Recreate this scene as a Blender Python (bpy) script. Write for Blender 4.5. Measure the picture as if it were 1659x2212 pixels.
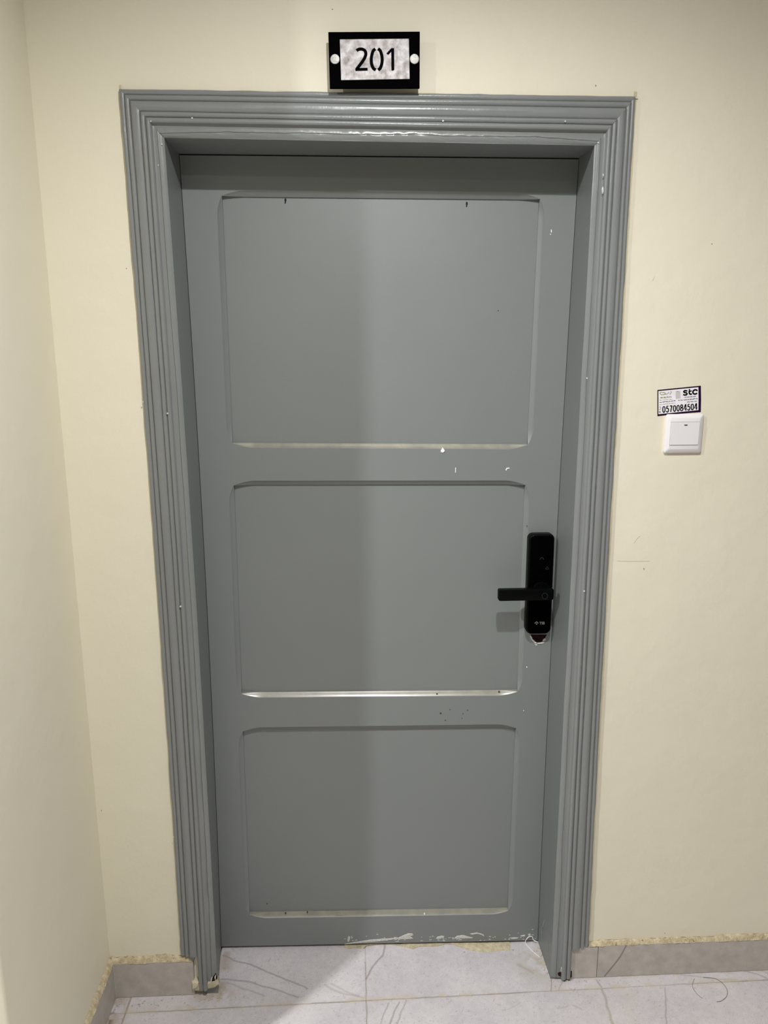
import bpy, bmesh, math, random
import numpy as np
from mathutils import Vector, Matrix
random.seed(7); RNG = np.random.default_rng(11)
for o in list(bpy.data.objects): bpy.data.objects.remove(o)
SC = bpy.context.scene; COL = SC.collection

# ------------------------------------------------------------------ camera
F_PX, YAW, PITCH, ROLL = 1644.434, 0.0481, 0.2081, -0.0035
CAM = Vector((-0.0823, -1.6865, 1.6248))
fw = Vector((math.sin(YAW)*math.cos(PITCH), math.cos(YAW)*math.cos(PITCH), -math.sin(PITCH)))
r0 = Vector((math.cos(YAW), -math.sin(YAW), 0)); u0 = r0.cross(fw)
RT = r0*math.cos(ROLL) + u0*math.sin(ROLL); UP = -r0*math.sin(ROLL) + u0*math.cos(ROLL)
cd = bpy.data.cameras.new('camera'); cam = bpy.data.objects.new('camera', cd); COL.objects.link(cam)
cd.sensor_fit = 'AUTO'; cd.sensor_width = 36.0; cd.lens = 36.0*F_PX/2212.0; cd.clip_start = 0.02
cam.matrix_world = Matrix(((RT.x, UP.x, -fw.x, CAM.x), (RT.y, UP.y, -fw.y, CAM.y), (RT.z, UP.z, -fw.z, CAM.z), (0, 0, 0, 1)))
SC.camera = cam

# ------------------------------------------------------------------ world, lamps, exposure
W = bpy.data.worlds.new('world'); SC.world = W; W.use_nodes = True
W.node_tree.nodes['Background'].inputs[0].default_value = (0.9, 0.95, 1.0, 1)
W.node_tree.nodes['Background'].inputs[1].default_value = 0.05
def downlight(x, y, z, power, size=0.05, spread=160, col=(1.0, 0.995, 0.985)):
    l = bpy.data.lights.new('downlight', 'AREA'); l.shape = 'DISK'; l.size = size
    l.energy = power; l.color = col; l.spread = math.radians(spread)
    o = bpy.data.objects.new('downlight', l); COL.objects.link(o); o.location = (x, y, z)
LZ = 2.645
downlight(0.08, -1.04, LZ, 23.5, 0.05)              # ceiling spot in front of the door
downlight(-1.31, -1.085, LZ, 38.0, 0.035)           # next spot along the corridor, cut off by the wall corner
downlight(-0.35, -1.75, LZ, 4.0, 0.10)              # weaker lamp further back
vs = SC.view_settings
vs.view_transform = 'Standard'; vs.look = 'None'; vs.gamma = 1.0; vs.use_curve_mapping = False
vs.exposure = 0.22

# ------------------------------------------------------------------ helpers
P = 0.012           # wall plane (y); 0 = front of the door frame
D = 0.1332          # door leaf plane (y)
CEIL = 2.65
def at(px, py, y=None, x=None, z=None):
    d = fw + RT*((px-829.5)/F_PX) - UP*((py-1106.0)/F_PX)
    if y is not None: t = (y-CAM.y)/d.y
    elif x is not None: t = (x-CAM.x)/d.x
    else: t = (z-CAM.z)/d.z
    return CAM + d*t
def tag(o, label=None, cat=None, kind=None, group=None):
    if label: o['label'] = label
    if cat: o['category'] = cat
    if kind: o['kind'] = kind
    if group: o['group'] = group
    return o
def mesh_obj(name, verts, faces, mat, parent=None, smooth=None, mats=None, fmat=None):
    me = bpy.data.meshes.new(name); me.from_pydata([tuple(v) for v in verts], [], faces)
    for m in (mats or [mat]): me.materials.append(m)
    if fmat is not None: me.polygons.foreach_set('material_index', fmat)
    me.update()
    if smooth is not None:
        me.polygons.foreach_set('use_smooth', [True]*len(me.polygons))
        me.set_sharp_from_angle(angle=math.radians(smooth))
    o = bpy.data.objects.new(name, me); COL.objects.link(o)
    if parent: o.parent = parent
    return o
def bm_obj(name, bm, mat, parent=None, smooth=None):
    bmesh.ops.recalc_face_normals(bm, faces=bm.faces)
    me = bpy.data.meshes.new(name); bm.to_mesh(me); bm.free()
    me.materials.append(mat)
    if smooth is not None:
        me.polygons.foreach_set('use_smooth', [True]*len(me.polygons))
        me.set_sharp_from_angle(angle=math.radians(smooth))
    o = bpy.data.objects.new(name, me); COL.objects.link(o)
    if parent: o.parent = parent
    return o
def empty(name, loc=(0, 0, 0)):
    o = bpy.data.objects.new(name, None); COL.objects.link(o); o.location = loc; o.empty_display_size = 0.05
    return o
def keep(o, par):       # parent while the mesh stays in world coordinates
    o.parent = par; o.matrix_parent_inverse = Matrix.Translation(par.location).inverted()
    return o
def box(bm, x0, x1, y0, y1, z0, z1):
    vs_ = [bm.verts.new((x, y, z)) for x in (x0, x1) for y in (y0, y1) for z in (z0, z1)]
    for f in ((0, 1, 3, 2), (4, 6, 7, 5), (0, 4, 5, 1), (2, 3, 7, 6), (0, 2, 6, 4), (1, 5, 7, 3)):
        bm.faces.new([vs_[i] for i in f])
_TAB = {}
def ntab(seed):
    if seed not in _TAB: _TAB[seed] = np.random.default_rng(abs(int(seed))).random((256, 256))
    return _TAB[seed]
def vnoise(x, y, seed=0):       # smooth value noise in numpy, 0..1
    T = ntab(seed)
    xi = np.floor(x).astype(int); yi = np.floor(y).astype(int); fx = x-xi; fy = y-yi
    fx = fx*fx*(3-2*fx); fy = fy*fy*(3-2*fy)
    a = T[xi % 256, yi % 256]; b = T[(xi+1) % 256, yi % 256]; c = T[xi % 256, (yi+1) % 256]; d = T[(xi+1) % 256, (yi+1) % 256]
    return (a*(1-fx)+b*fx)*(1-fy)+(c*(1-fx)+d*fx)*fy
def fbm(x, y, seed=0, oct=4):
    s = 0; a = 0.5; t = 0
    for i in range(oct):
        s = s+a*vnoise(x*2**i, y*2**i, seed+i); t += a; a *= 0.5
    return s/t
_T1 = {}
def n1(t, seed=0):              # one-dimensional version for outlines, -0.5..0.5
    if seed not in _T1: _T1[seed] = [random.Random(seed*13+i).random() for i in range(1024)]
    T = _T1[seed]; s = 0.0; a = 0.5
    for o_ in range(3):
        u = t*2**o_+o_*17.3; i = math.floor(u); f = u-i; f = f*f*(3-2*f); s += a*(T[i % 1024]*(1-f)+T[(i+1) % 1024]*f); a *= 0.5
    return s/0.875-0.5

# ------------------------------------------------------------------ materials
def mat(name, col, rough=0.5, metal=0.0, spec=0.5, noise=None, bump=None, coat=0.0, speck=None):
    m = bpy.data.materials.new(name); m.use_nodes = True; nt = m.node_tree; N = nt.nodes; L = nt.links
    b = N['Principled BSDF']; b.inputs['Base Color'].default_value = (*col, 1)
    b.inputs['Roughness'].default_value = rough; b.inputs['Metallic'].default_value = metal
    b.inputs['Specular IOR Level'].default_value = spec; b.inputs['Coat Weight'].default_value = coat
    b.inputs['Coat Roughness'].default_value = 0.15
    geo = N.new('ShaderNodeNewGeometry')
    def ntex(scale, detail=4, sx=(1, 1, 1), rough_=0.55):
        mp = N.new('ShaderNodeMapping'); mp.inputs['Scale'].default_value = sx
        t = N.new('ShaderNodeTexNoise'); t.inputs['Scale'].default_value = scale; t.inputs['Detail'].default_value = detail
        t.inputs['Roughness'].default_value = rough_
        L.new(geo.outputs['Position'], mp.inputs['Vector']); L.new(mp.outputs[0], t.inputs['Vector'])
        return t
    last = None
    if noise:               # (scale, lowcol, highcol)
        t = ntex(noise[0], noise[3] if len(noise) > 3 else 4)
        r = N.new('ShaderNodeValToRGB'); r.color_ramp.elements[0].position = 0.3; r.color_ramp.elements[1].position = 0.7
        r.color_ramp.elements[0].color = (*noise[1], 1); r.color_ramp.elements[1].color = (*noise[2], 1)
        L.new(t.outputs[0], r.inputs[0]); last = r.outputs[0]
    if speck:               # (scale, threshold, colour)
        t = ntex(speck[0], 2); r = N.new('ShaderNodeValToRGB')
        r.color_ramp.elements[0].position = speck[1]; r.color_ramp.elements[1].position = speck[1]+0.04
        mx = N.new('ShaderNodeMix'); mx.data_type = 'RGBA'
        L.new(t.outputs[0], r.inputs[0]); L.new(r.outputs[0], mx.inputs[0])
        if last: L.new(last, mx.inputs[6])
        else: mx.inputs[6].default_value = (*col, 1)
        mx.inputs[7].default_value = (*speck[2], 1); last = mx.outputs[2]
    if last: L.new(last, b.inputs['Base Color'])
    if bump:                # list of (scale, strength distance, stretch)
        prev = None
        for sc_, dist, st in bump:
            t = ntex(sc_, 4, st); bp = N.new('ShaderNodeBump'); bp.inputs['Distance'].default_value = dist
            bp.inputs['Strength'].default_value = 1.0
            L.new(t.outputs[0], bp.inputs['Height'])
            if prev: L.new(prev, bp.inputs['Normal'])
            prev = bp.outputs[0]
        L.new(prev, b.inputs['Normal'])
    return m
M_wall = mat('cream_wall_paint', (0.785, 0.74, 0.60), 0.55, spec=0.3,
             noise=(2.2, (0.775, 0.73, 0.59), (0.795, 0.75, 0.61)), bump=[(6, 0.004, (1, 1, 1)), (160, 0.00022, (1, 1, 1))],
             speck=(9.0, 0.79, (0.74, 0.69, 0.54)))
M_caulk = mat('yellowed_caulk', (0.70, 0.63, 0.44), 0.5, bump=[(60, 0.002, (1, 1, 1))])
M_ceil = mat('ceiling_white', (0.62, 0.62, 0.61), 0.8)
M_far = mat('corridor_wall_paint', (0.5, 0.48, 0.43), 0.7)
M_paint = mat('grey_enamel', (0.180, 0.196, 0.194), 0.50, spec=1.0,
              noise=(3.0, (0.175, 0.191, 0.189), (0.185, 0.201, 0.199)),
              bump=[(3.5, 0.0022, (1, 1, 0.6)), (120, 0.00010, (1, 1, 0.4))])
M_frame = mat('grey_enamel_thick', (0.215, 0.227, 0.226), 0.28, spec=0.6,
              noise=(5.0, (0.207, 0.219, 0.218), (0.223, 0.235, 0.234)),
              bump=[(14, 0.0016, (1, 1, 0.35)), (150, 0.00025, (1, 1, 0.3))])
M_chip = mat('chipped_plaster_white', (0.62, 0.62, 0.58), 0.7, noise=(300, (0.42, 0.43, 0.40), (0.72, 0.71, 0.66)))
M_drip = mat('white_paint_drip', (0.9, 0.9, 0.88), 0.3)
M_fill = mat('beige_filler', (0.50, 0.44, 0.30), 0.85, noise=(90, (0.40, 0.345, 0.22), (0.60, 0.53, 0.38)), bump=[(250, 0.002, (1, 1, 1))])
M_mortar = mat('rough_mortar', (0.58, 0.49, 0.33), 0.9, noise=(70, (0.42, 0.34, 0.21), (0.70, 0.61, 0.43)),
               bump=[(180, 0.004, (1, 1, 1))], speck=(120, 0.68, (0.26, 0.19, 0.10)))
M_skirt = mat('grey_tile_skirting', (0.47, 0.435, 0.40), 0.42, noise=(34, (0.41, 0.38, 0.345), (0.53, 0.49, 0.45), 10),
              speck=(60, 0.73, (0.56, 0.54, 0.52)))
M_vein = mat('tile_vein', (0.24, 0.22, 0.21), 0.4)
M_dark = mat('door_gap_shade', (0.006, 0.006, 0.006), 0.9)  # near-black that stands in for shade behind the door
M_hole = mat('screw_hole', (0.008, 0.008, 0.007), 0.8)
M_rust = mat('torn_wood', (0.015, 0.008, 0.007), 0.9, spec=0.1, noise=(260, (0.003, 0.002, 0.002), (0.035, 0.014, 0.012)))
M_black = mat('black_acrylic', (0.0015, 0.0015, 0.002), 0.5, spec=0.0)
M_lock = mat('black_lock_shell', (0.0015, 0.0018, 0.0018), 0.32, spec=0.07)
M_glass = mat('black_lock_glass', (0.001, 0.001, 0.001), 0.4, spec=0.0)
M_steel = mat('brushed_steel', (0.34, 0.34, 0.32), 0.38, metal=1.0, bump=[(200, 0.0005, (1, 1, 6))])
M_print = mat('grey_print', (0.20, 0.20, 0.195), 0.6, spec=0.1)
M_dim = mat('dim_print', (0.022, 0.022, 0.022), 0.6, spec=0.1)
M_silver = mat('marbled_foil', (0.6, 0.58, 0.57), 0.6, noise=(62, (0.30, 0.265, 0.24), (0.86, 0.84, 0.88), 6), spec=0.2)
M_digit = mat('black_digit', (0.003, 0.003, 0.004), 0.9, spec=0.02)
M_paper = mat('sticker_paper', (0.86, 0.84, 0.88), 0.5, noise=(60, (0.80, 0.78, 0.80), (0.90, 0.88, 0.93)))
M_purple = mat('purple_border', (0.016, 0.002, 0.026), 0.6, spec=0.1)
M_ink = mat('black_ink', (0.003, 0.003, 0.003), 0.9, spec=0.03)
M_grey = mat('grey_ink', (0.16, 0.12, 0.10), 0.5)
M_green = mat('olive_green_ink', (0.20, 0.25, 0.06), 0.5)
M_pgrey = mat('pale_grey_print', (0.58, 0.57, 0.55), 0.5)
M_plastic = mat('white_plastic', (0.82, 0.80, 0.82), 0.28, spec=0.5)
M_thread = mat('white_thread', (0.8, 0.79, 0.75), 0.6)
M_hair = mat('dark_hair', (0.10, 0.09, 0.08), 0.5)

# ------------------------------------------------------------------ room shell
bm = bmesh.new()
box(bm, -0.705, -0.475, P, P+0.16, 0, CEIL); box(bm, 0.475, 2.3, P, P+0.16, 0, CEIL); box(bm, -0.475, 0.475, P, P+0.16, 2.09, CEIL)
w = bm_obj('wall_back', bm, M_wall); tag(w, 'cream painted wall around the grey door', 'wall', 'structure')
bm = bmesh.new(); box(bm, -4.3, -0.705, -0.5065, P+0.16, 0, CEIL)
bmesh.ops.recalc_face_normals(bm, faces=bm.faces)
es = [e for e in bm.edges if all(abs(v.co.x+0.705) < 1e-5 and abs(v.co.y+0.5065) < 1e-5 for v in e.verts)]
bmesh.ops.bevel(bm, geom=es, offset=0.006, segments=4, affect='EDGES', profile=0.5)
w = bm_obj('wall_left', bm, M_wall, smooth=35); tag(w, 'cream side wall left of the door ending in an outer corner', 'wall', 'structure')
for nm, a, lb in (('wall_right', (2.3, 2.45, -3.2, 0.2), 'beige wall closing the corridor on the right'),
                  ('wall_front', (-4.3, 2.45, -3.35, -3.2), 'beige corridor wall facing the door'),
                  ('wall_corridor', (-4.45, -4.3, -3.35, 0.2), 'beige wall at the far left end of the corridor')):
    bm = bmesh.new(); box(bm, *a, 0, CEIL); tag(bm_obj(nm, bm, M_far), lb, 'wall', 'structure')
bm = bmesh.new(); box(bm, -4.45, 2.45, -3.35, 0.2, CEIL, CEIL+0.1)
tag(bm_obj('ceiling', bm, M_ceil), 'plain white corridor ceiling', 'ceiling', 'structure')
# added black panel, its colour standing in for the darkness under the leaf
bm = bmesh.new(); box(bm, -0.6, 0.6, 0.36, 0.38, -0.02, 2.2)
tag(bm_obj('shade_panel_behind_door', bm, M_dark), 'added black panel standing in for the dark behind the closed door', 'wall', 'structure')

# ------------------------------------------------------------------ floor (tiles, grout, veins and dirt painted on a fine grid)
def fh(x, y):           # the tiles rise a little at the left of the doorway
    a = np.clip((y-0.0)/D, 0, 1); a = a*a*(3-2*a)
    b = np.clip((0.30-x)/0.74, 0, 1); c = (x > -0.4475) & (x < 0.45)
    return 0.0188*a*b*np.where(c, 1, 0)
FX0, FX1, FY0, FY1, RS = -0.705, 1.205, -0.16, 0.19, 0.0022
nx = int((FX1-FX0)/RS)+1; ny = int((FY1-FY0)/RS)+1
gx, gy = np.meshgrid(np.linspace(FX0, FX1, nx), np.linspace(FY0, FY1, ny), indexing='ij')
gz = fh(gx, gy)
base = np.stack([np.full_like(gx, 0.56), np.full_like(gx, 0.528), np.full_like(gx, 0.548)], -1)
m1 = fbm(gx*9, gy*9, 3, 5)-0.5; m2 = fbm(gx*120, gy*120, 9, 3)-0.5; m3 = fbm(gx*25+5, gy*25, 21, 4)-0.5
base *= (1+0.22*m1+0.16*m2+0.10*m3)[..., None]
base[..., 0] *= 1+0.02*m3; base[..., 2] *= 1-0.03*m1
def blend(mask, col, k=1.0):
    global base
    mk = np.clip(mask*k, 0, 1)[..., None]; base = base*(1-mk)+np.array(col)*mk
def seg(pts, w0, soft=0.6, wob=0.0, seed=1):
    d = np.full_like(gx, 9.0)
    ox = (fbm(gx*40, gy*40, seed, 3)-0.5)*wob; oy = (fbm(gx*40+9, gy*40, seed+7, 3)-0.5)*wob
    X = gx+ox; Y = gy+oy
    for (x0, y0), (x1, y1) in zip(pts[:-1], pts[1:]):
        dx, dy = x1-x0, y1-y0; t = np.clip(((X-x0)*dx+(Y-y0)*dy)/(dx*dx+dy*dy+1e-12), 0, 1)
        d = np.minimum(d, np.hypot(X-x0-t*dx, Y-y0-t*dy))
    return np.clip(1-(d-w0)/(w0*soft+0.0012), 0, 1)
def fl(px, py):
    p = at(px, py, z=0); return (p.x, p.y)
# white smudges and pale veins
for pl, w_, k in (([(640, 2212), (690, 2170), (760, 2130)], 0.012, 0.25), ([(860, 2168), (835, 2212)], 0.012, 0.3),
                  ([(1215, 2132), (1290, 2128)], 0.006, 0.35), ([(1500, 2105), (1600, 2110), (1659, 2100)], 0.006, 0.3),
                  ([(580, 2125), (700, 2150)], 0.008, 0.25)):
    blend(seg([fl(*q) for q in pl], w_, 2.0, 0.02), (0.66, 0.64, 0.65), k)
# dark veins
for pl, w_, k in (([(482, 2075), (510, 2085), (545, 2092), (600, 2112), (650, 2128), (665, 2136)], 0.0009, 0.75),
                  ([(478, 2118), (540, 2122), (600, 2140), (645, 2154)], 0.0008, 0.7),
                  ([(490, 2124), (540, 2140), (572, 2152)], 0.0007, 0.5),
                  ([(833, 2042), (826, 2068), (806, 2090), (792, 2115)], 0.0013, 0.7),
                  ([(701, 2128), (735, 2145), (775, 2152)], 0.0016, 0.35), ([(716, 2126), (750, 2142), (786, 2156)], 0.0010, 0.35),
                  ([(841, 2165), (829, 2190), (822, 2212)], 0.0009, 0.5), ([(862, 2164), (848, 2195), (842, 2212)], 0.0010, 0.6),
                  ([(879, 2162), (866, 2190), (858, 2212)], 0.0010, 0.5),
                  ([(1120, 2085), (1138, 2094), (1150, 2102)], 0.0025, 0.4),
                  ([(1215, 2118), (1208, 2140)], 0.0007, 0.5), ([(1243, 2133), (1240, 2142)], 0.0006, 0.4),
                  ([(1289, 2117), (1299, 2132)], 0.0009, 0.7),
                  ([(1437, 2134), (1438, 2165), (1440, 2212)], 0.0009, 0.55),
                  ([(1470, 2106), (1520, 2112), (1590, 2118)], 0.0007, 0.45), ([(1608, 2098), (1640, 2106), (1656, 2113)], 0.0010, 0.6),
                  ([(1640, 2096), (1659, 2103)], 0.0007, 0.4), ([(1085, 2185), (1125, 2166)], 0.0006, 0.25),
                  ([(1205, 2178), (1228, 2172)], 0.0013, 0.3), ([(1238, 2172), (1255, 2180)], 0.0012, 0.35)):
    blend(seg([fl(*q) for q in pl], w_, 0.8, 0.006, 5), (0.25, 0.23, 0.225), k)
# dirt specks
for px, py, r in ((1003, 2058, 0.003), (1108, 2052, 0.0035), (986, 2184, 0.002), (721, 2152, 0.0012), (868, 2208, 0.0018),
                  (1360, 2128, 0.002), (1153, 2097, 0.002), (300, 2170, 0.004), (312, 2163, 0.003), (338, 2172, 0.0018), (1080, 2170, 0.002), (565, 2160, 0.0016)):
    x, y = fl(px, py); blend(np.clip(1.4-np.hypot(gx-x, (gy-y)*1.6)/r, 0, 1), (0.17, 0.145, 0.11), 0.7)
sp = fbm(gx*260, gy*260, 77, 2); blend((sp > 0.80)*1.0, (0.30, 0.28, 0.25), 0.45)
# grout: 600 mm tiles, plus the cut pieces by the wall
def gline(mask_d, w_, col=(0.33, 0.28, 0.19), k=0.85):
    blend(np.clip(1-(mask_d-w_)/0.0012, 0, 1), col, k)
gw = (fbm(gx*30, gy*0+0.5, 4, 3)-0.5)*0.0025
gyl = -0.0455+(gx+0.658)*0.0100
lk = 0.45+0.55*vnoise(gx*7, gy*0, 31)
blend(np.clip(1-(np.abs(gy-gyl-gw)-0.0007)/0.0014, 0, 1), (0.22, 0.18, 0.12), 1.0*0.9*lk)
blend(np.clip(1-(np.abs(gx+0.0525-(fbm(gy*30, gx*0, 6, 3)-0.5)*0.002)-0.0005)/0.0013, 0, 1)*(0.55+0.45*(gy < 0.08)), (0.24, 0.20, 0.13), 0.9)
blend(np.clip(1-(np.abs(gx+0.657-(gy*0.02))-0.0008)/0.0015, 0, 1), (0.28, 0.20, 0.12), 0.9)
blend(np.clip(1-(np.abs(gx-0.437-gy*0.3)-0.0005)/0.0013, 0, 1)*((gy > gyl) & (gy < 0.012)), (0.26, 0.22, 0.15), 0.9)
blend(np.clip(1-(np.abs(gx-0.553-(fbm(gy*22, gx*0, 8, 3)-0.5)*0.02)-0.0012)/0.004, 0, 1)*(gy < gyl), (0.34, 0.31, 0.26), 0.7)
# yellowish residue beside the joints and the frame
nz = fbm(gx*35, gy*35, 14, 4)
blend(np.clip(1-np.abs(gy-gyl-0.004)/0.014, 0, 1)*np.clip((nz-0.45)*5, 0, 1), (0.52, 0.45, 0.32), 0.55)
blend(np.clip(1-np.abs(gx+0.68)/0.03, 0, 1)*np.clip((nz-0.42)*5, 0, 1), (0.36, 0.28, 0.17), 0.55)
blend(np.clip(1-np.abs(gx+0.69)/0.012, 0, 1)*np.clip((fbm(gx*90, gy*90, 15, 3)-0.45)*6, 0, 1), (0.14, 0.09, 0.04), 0.8)
blend(np.clip(1-np.hypot((gx-0.42)/0.10, (gy-0.06)/0.09), 0, 1)*np.clip((nz-0.38)*5, 0, 1), (0.42, 0.38, 0.29), 0.8)
blend(np.clip(1-np.hypot((gx+0.44)/0.07, (gy+0.0)/0.03), 0, 1)*1.5*np.clip((nz-0.35)*5, 0, 1), (0.42, 0.35, 0.24), 0.8)
blend(np.clip(1-np.abs(gx+0.43)/0.03, 0, 1)*(gy > 0.0)*np.clip((nz-0.36)*5, 0, 1), (0.36, 0.29, 0.23), 0.7)
blend(np.clip(1-np.abs(gy-0.005)/0.012, 0, 1)*(gx > 0.47)*np.clip((nz-0.40)*5, 0, 1), (0.48, 0.42, 0.30), 0.7)
blend(np.clip(1-np.hypot((gx-0.60)/0.10, (gy+0.09)/0.07), 0, 1)*np.clip((nz-0.42)*4, 0, 1), (0.50, 0.45, 0.36), 0.5)
M_floor = bpy.data.materials.new('grey_marbled_floor_tile'); M_floor.use_nodes = True
nt = M_floor.node_tree; b = nt.nodes['Principled BSDF']; va = nt.nodes.new('ShaderNodeVertexColor'); va.layer_name = 'tile'
geo = nt.nodes.new('ShaderNodeNewGeometry'); tx = nt.nodes.new('ShaderNodeTexNoise'); tx.inputs['Scale'].default_value = 420; tx.inputs['Detail'].default_value = 3
rp = nt.nodes.new('ShaderNodeMapRange'); rp.inputs[1].default_value = 0.3; rp.inputs[2].default_value = 0.7; rp.inputs[3].default_value = 0.9; rp.inputs[4].default_value = 1.08
mx = nt.nodes.new('ShaderNodeVectorMath'); mx.operation = 'SCALE'
nt.links.new(geo.outputs['Position'], tx.inputs['Vector']); nt.links.new(tx.outputs[0], rp.inputs[0])
nt.links.new(va.outputs[0], mx.inputs[0]); nt.links.new(rp.outputs[0], mx.inputs['Scale']); nt.links.new(mx.outputs[0], b.inputs['Base Color'])
b.inputs['Roughness'].default_value = 0.42; b.inputs['Specular IOR Level'].default_value = 0.4
V = np.stack([gx.ravel(), gy.ravel(), gz.ravel()], 1); nv = len(V)
ii, jj = np.meshgrid(np.arange(nx-1), np.arange(ny-1), indexing='ij'); q0 = (ii*ny+jj).ravel()
Q = np.stack([q0, q0+ny, q0+ny+1, q0+1], 1)
ext = [(-4.3, -3.3, 2.4, FY0), (-4.3, FY0, FX0, 0.2), (FX1, FY0, 2.4, 0.2), (FX0, FY1, FX1, 0.37)]
EV, EQ = [], []
for x0, y0, x1, y1 in ext:
    n = nv+len(EV); EV += [(x0, y0, 0), (x1, y0, 0), (x1, y1, 0), (x0, y1, 0)]; EQ.append((n, n+1, n+2, n+3))
V = np.vstack([V, EV]); Q = np.vstack([Q, EQ])
me = bpy.data.meshes.new('floor'); me.vertices.add(len(V)); me.vertices.foreach_set('co', V.ravel())
me.loops.add(Q.size); me.loops.foreach_set('vertex_index', Q.ravel().astype(np.int32))
me.polygons.add(len(Q)); me.polygons.foreach_set('loop_start', np.arange(0, Q.size, 4, dtype=np.int32))
me.update(calc_edges=True)
ca = me.color_attributes.new('tile', 'FLOAT_COLOR', 'POINT')
cc = np.ones((len(V), 4), dtype=np.float32); cc[:nv, :3] = np.clip(base.reshape(-1, 3), 0, 1); cc[nv:, :3] = (0.55, 0.52, 0.52)
ca.data.foreach_set('color', cc.ravel()); me.materials.append(M_floor)
me.polygons.foreach_set('use_smooth', [True]*len(me.polygons))
fo = bpy.data.objects.new('floor', me); COL.objects.link(fo); tag(fo, 'pale grey marbled floor tiles with dirty joints', 'floor', 'structure')

# ------------------------------------------------------------------ outline curves of the frame and the leaf, slightly out of true
def quad(zs, xs):
    c = np.polyfit(zs, xs, 2); return lambda z: float(np.polyval(c, z))
iL = quad([2.0511, 1.5367, 1.0634, 0.4673, 0.1226], [-0.4462, -0.4377, -0.4344, -0.4362, -0.4337])
iR = quad([2.0439, 1.5314, 1.0462, 0.4346, 0.0319], [0.4423, 0.4391, 0.4350, 0.4381, 0.4339])
oL = quad([2.1409, 1.5369, 1.0635, 0.4670, 0.1265], [-0.5297, -0.5231, -0.5216, -0.5227, -0.5233])
oR = quad([2.1392, 1.5306, 1.0427, 0.4278, 0.1006], [0.5233, 0.5241, 0.5243, 0.5288, 0.5331])
dL = quad([2.0512, 1.5295, 1.0186, 0.3750, 0.0255], [-0.4438, -0.4362, -0.4361, -0.4423, -0.4466])
dR = quad([2.0497, 1.5242, 1.0012, 0.3424, 0.0039], [0.4482, 0.4415, 0.4354, 0.4320, 0.4350])
zi = lambda x: 2.0511+(x+0.4462)/0.8885*(2.0439-2.0511)
zo = lambda x: 2.1409+(x+0.5297)/1.053*(2.1392-2.1409)
zd = lambda x: 2.0512+(x+0.4438)/0.892*(2.0497-2.0512)

# ------------------------------------------------------------------ trim_1: door frame, swept moulding
UC = 0.518          # width share that runs down to the floor; the rest stops above the skirting
def prof(crack):
    pts = [(1.0, P), (1.0, 0.0065)]
    def bead(ua, ub, g0, g1, pk, n=9, ex=0.55):
        out = []
        for i in range(n+1):
            t = i/n; g = g0+(g1-g0)*t; s = math.sin(math.pi*t)**ex if 0 < t < 1 else 0
            out.append((ua+(ub-ua)*t, g+(pk-g)*s))
        return out
    pts += bead(1.0, 0.882, 0.0055, 0.0038, 0.0012)
    pts += bead(0.882, 0.753, 0.0038, 0.0012, -0.0022)
    pts += bead(0.753, UC, 0.0012, -0.0025, -0.0062, 12, 0.4)
    pts += bead(UC, 0.394, -0.0025, -0.0040, -0.0082)
    pts += bead(0.394, 0.262, -0.0040, -0.0035, -0.0097)
    pts += [(0.258, -0.0005), (0.25, 0.0), (crack+0.012, 0.0), (crack+0.004, -0.0003), (crack, 0.0012), (crack-0.006, 0.0003)]
    for i in range(1, 7):
        t = i/6; pts.append(((crack-0.006)*(1-t), 0.0003+0.0045*t**2.2))
    return pts
UCUT = next(i for i, p_ in enumerate(prof(0.13)) if abs(p_[0]-UC) < 1e-9)      # two coincident vertices at UC
frame = empty('trim_1', (0, 0, 0)); tag(frame, 'thick grey painted door frame with ribbed moulding and chipped feet', 'door frame', 'structure')
def leg(side):
    inn, out = (iL, oL) if side < 0 else (iR, oR)
    zcut = 0.119 if side < 0 else 0.096
    N = 260; verts = []; npf = len(prof(0.13))
    for k in range(N+1):
        t = k/N
        cr = 0.135+0.06*n1(t*7+3, 40+side)
        for i, (u, y) in enumerate(prof(cr)):
            xr = (inn(2.05)*(1-u)+out(2.14)*u); ztop = zi(xr)*(1-u)+zo(xr)*u
            zb = zcut if i <= UCUT else (0.021 if side < 0 else 0.008)+n1(u*9, 77+side)*0.008
            z = zb+(ztop-zb)*t
            x = inn(z)*(1-u)+out(z)*u
            if i <= UCUT+4 and u > 0.97: x += side*0.0022*n1(z*28, 5+side)
            x += 0.0012*n1(z*9+u*3, 12+side+int(u*8)); y2 = y+(0.0010*n1(z*14+u*2, 60+side+int(u*8)) if i else 0)
            verts.append((x, y2, z))
    faces = []
    for k in range(N):
        for i in range(npf-1):
            a = k*npf+i; f = (a, a+1, a+1+npf, a+npf); faces.append(f if side < 0 else f[::-1])
    # caps under the cut part and the foot
    n0 = len(verts); x1 = verts[UCUT][0]
    verts += [(x1, P, verts[UCUT][2])]; faces.append(tuple(range(0, UCUT+1))+(n0,))
    return keep(mesh_obj('side_casing', verts, faces, M_frame, smooth=50), frame)
leg(-1); leg(1)
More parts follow.
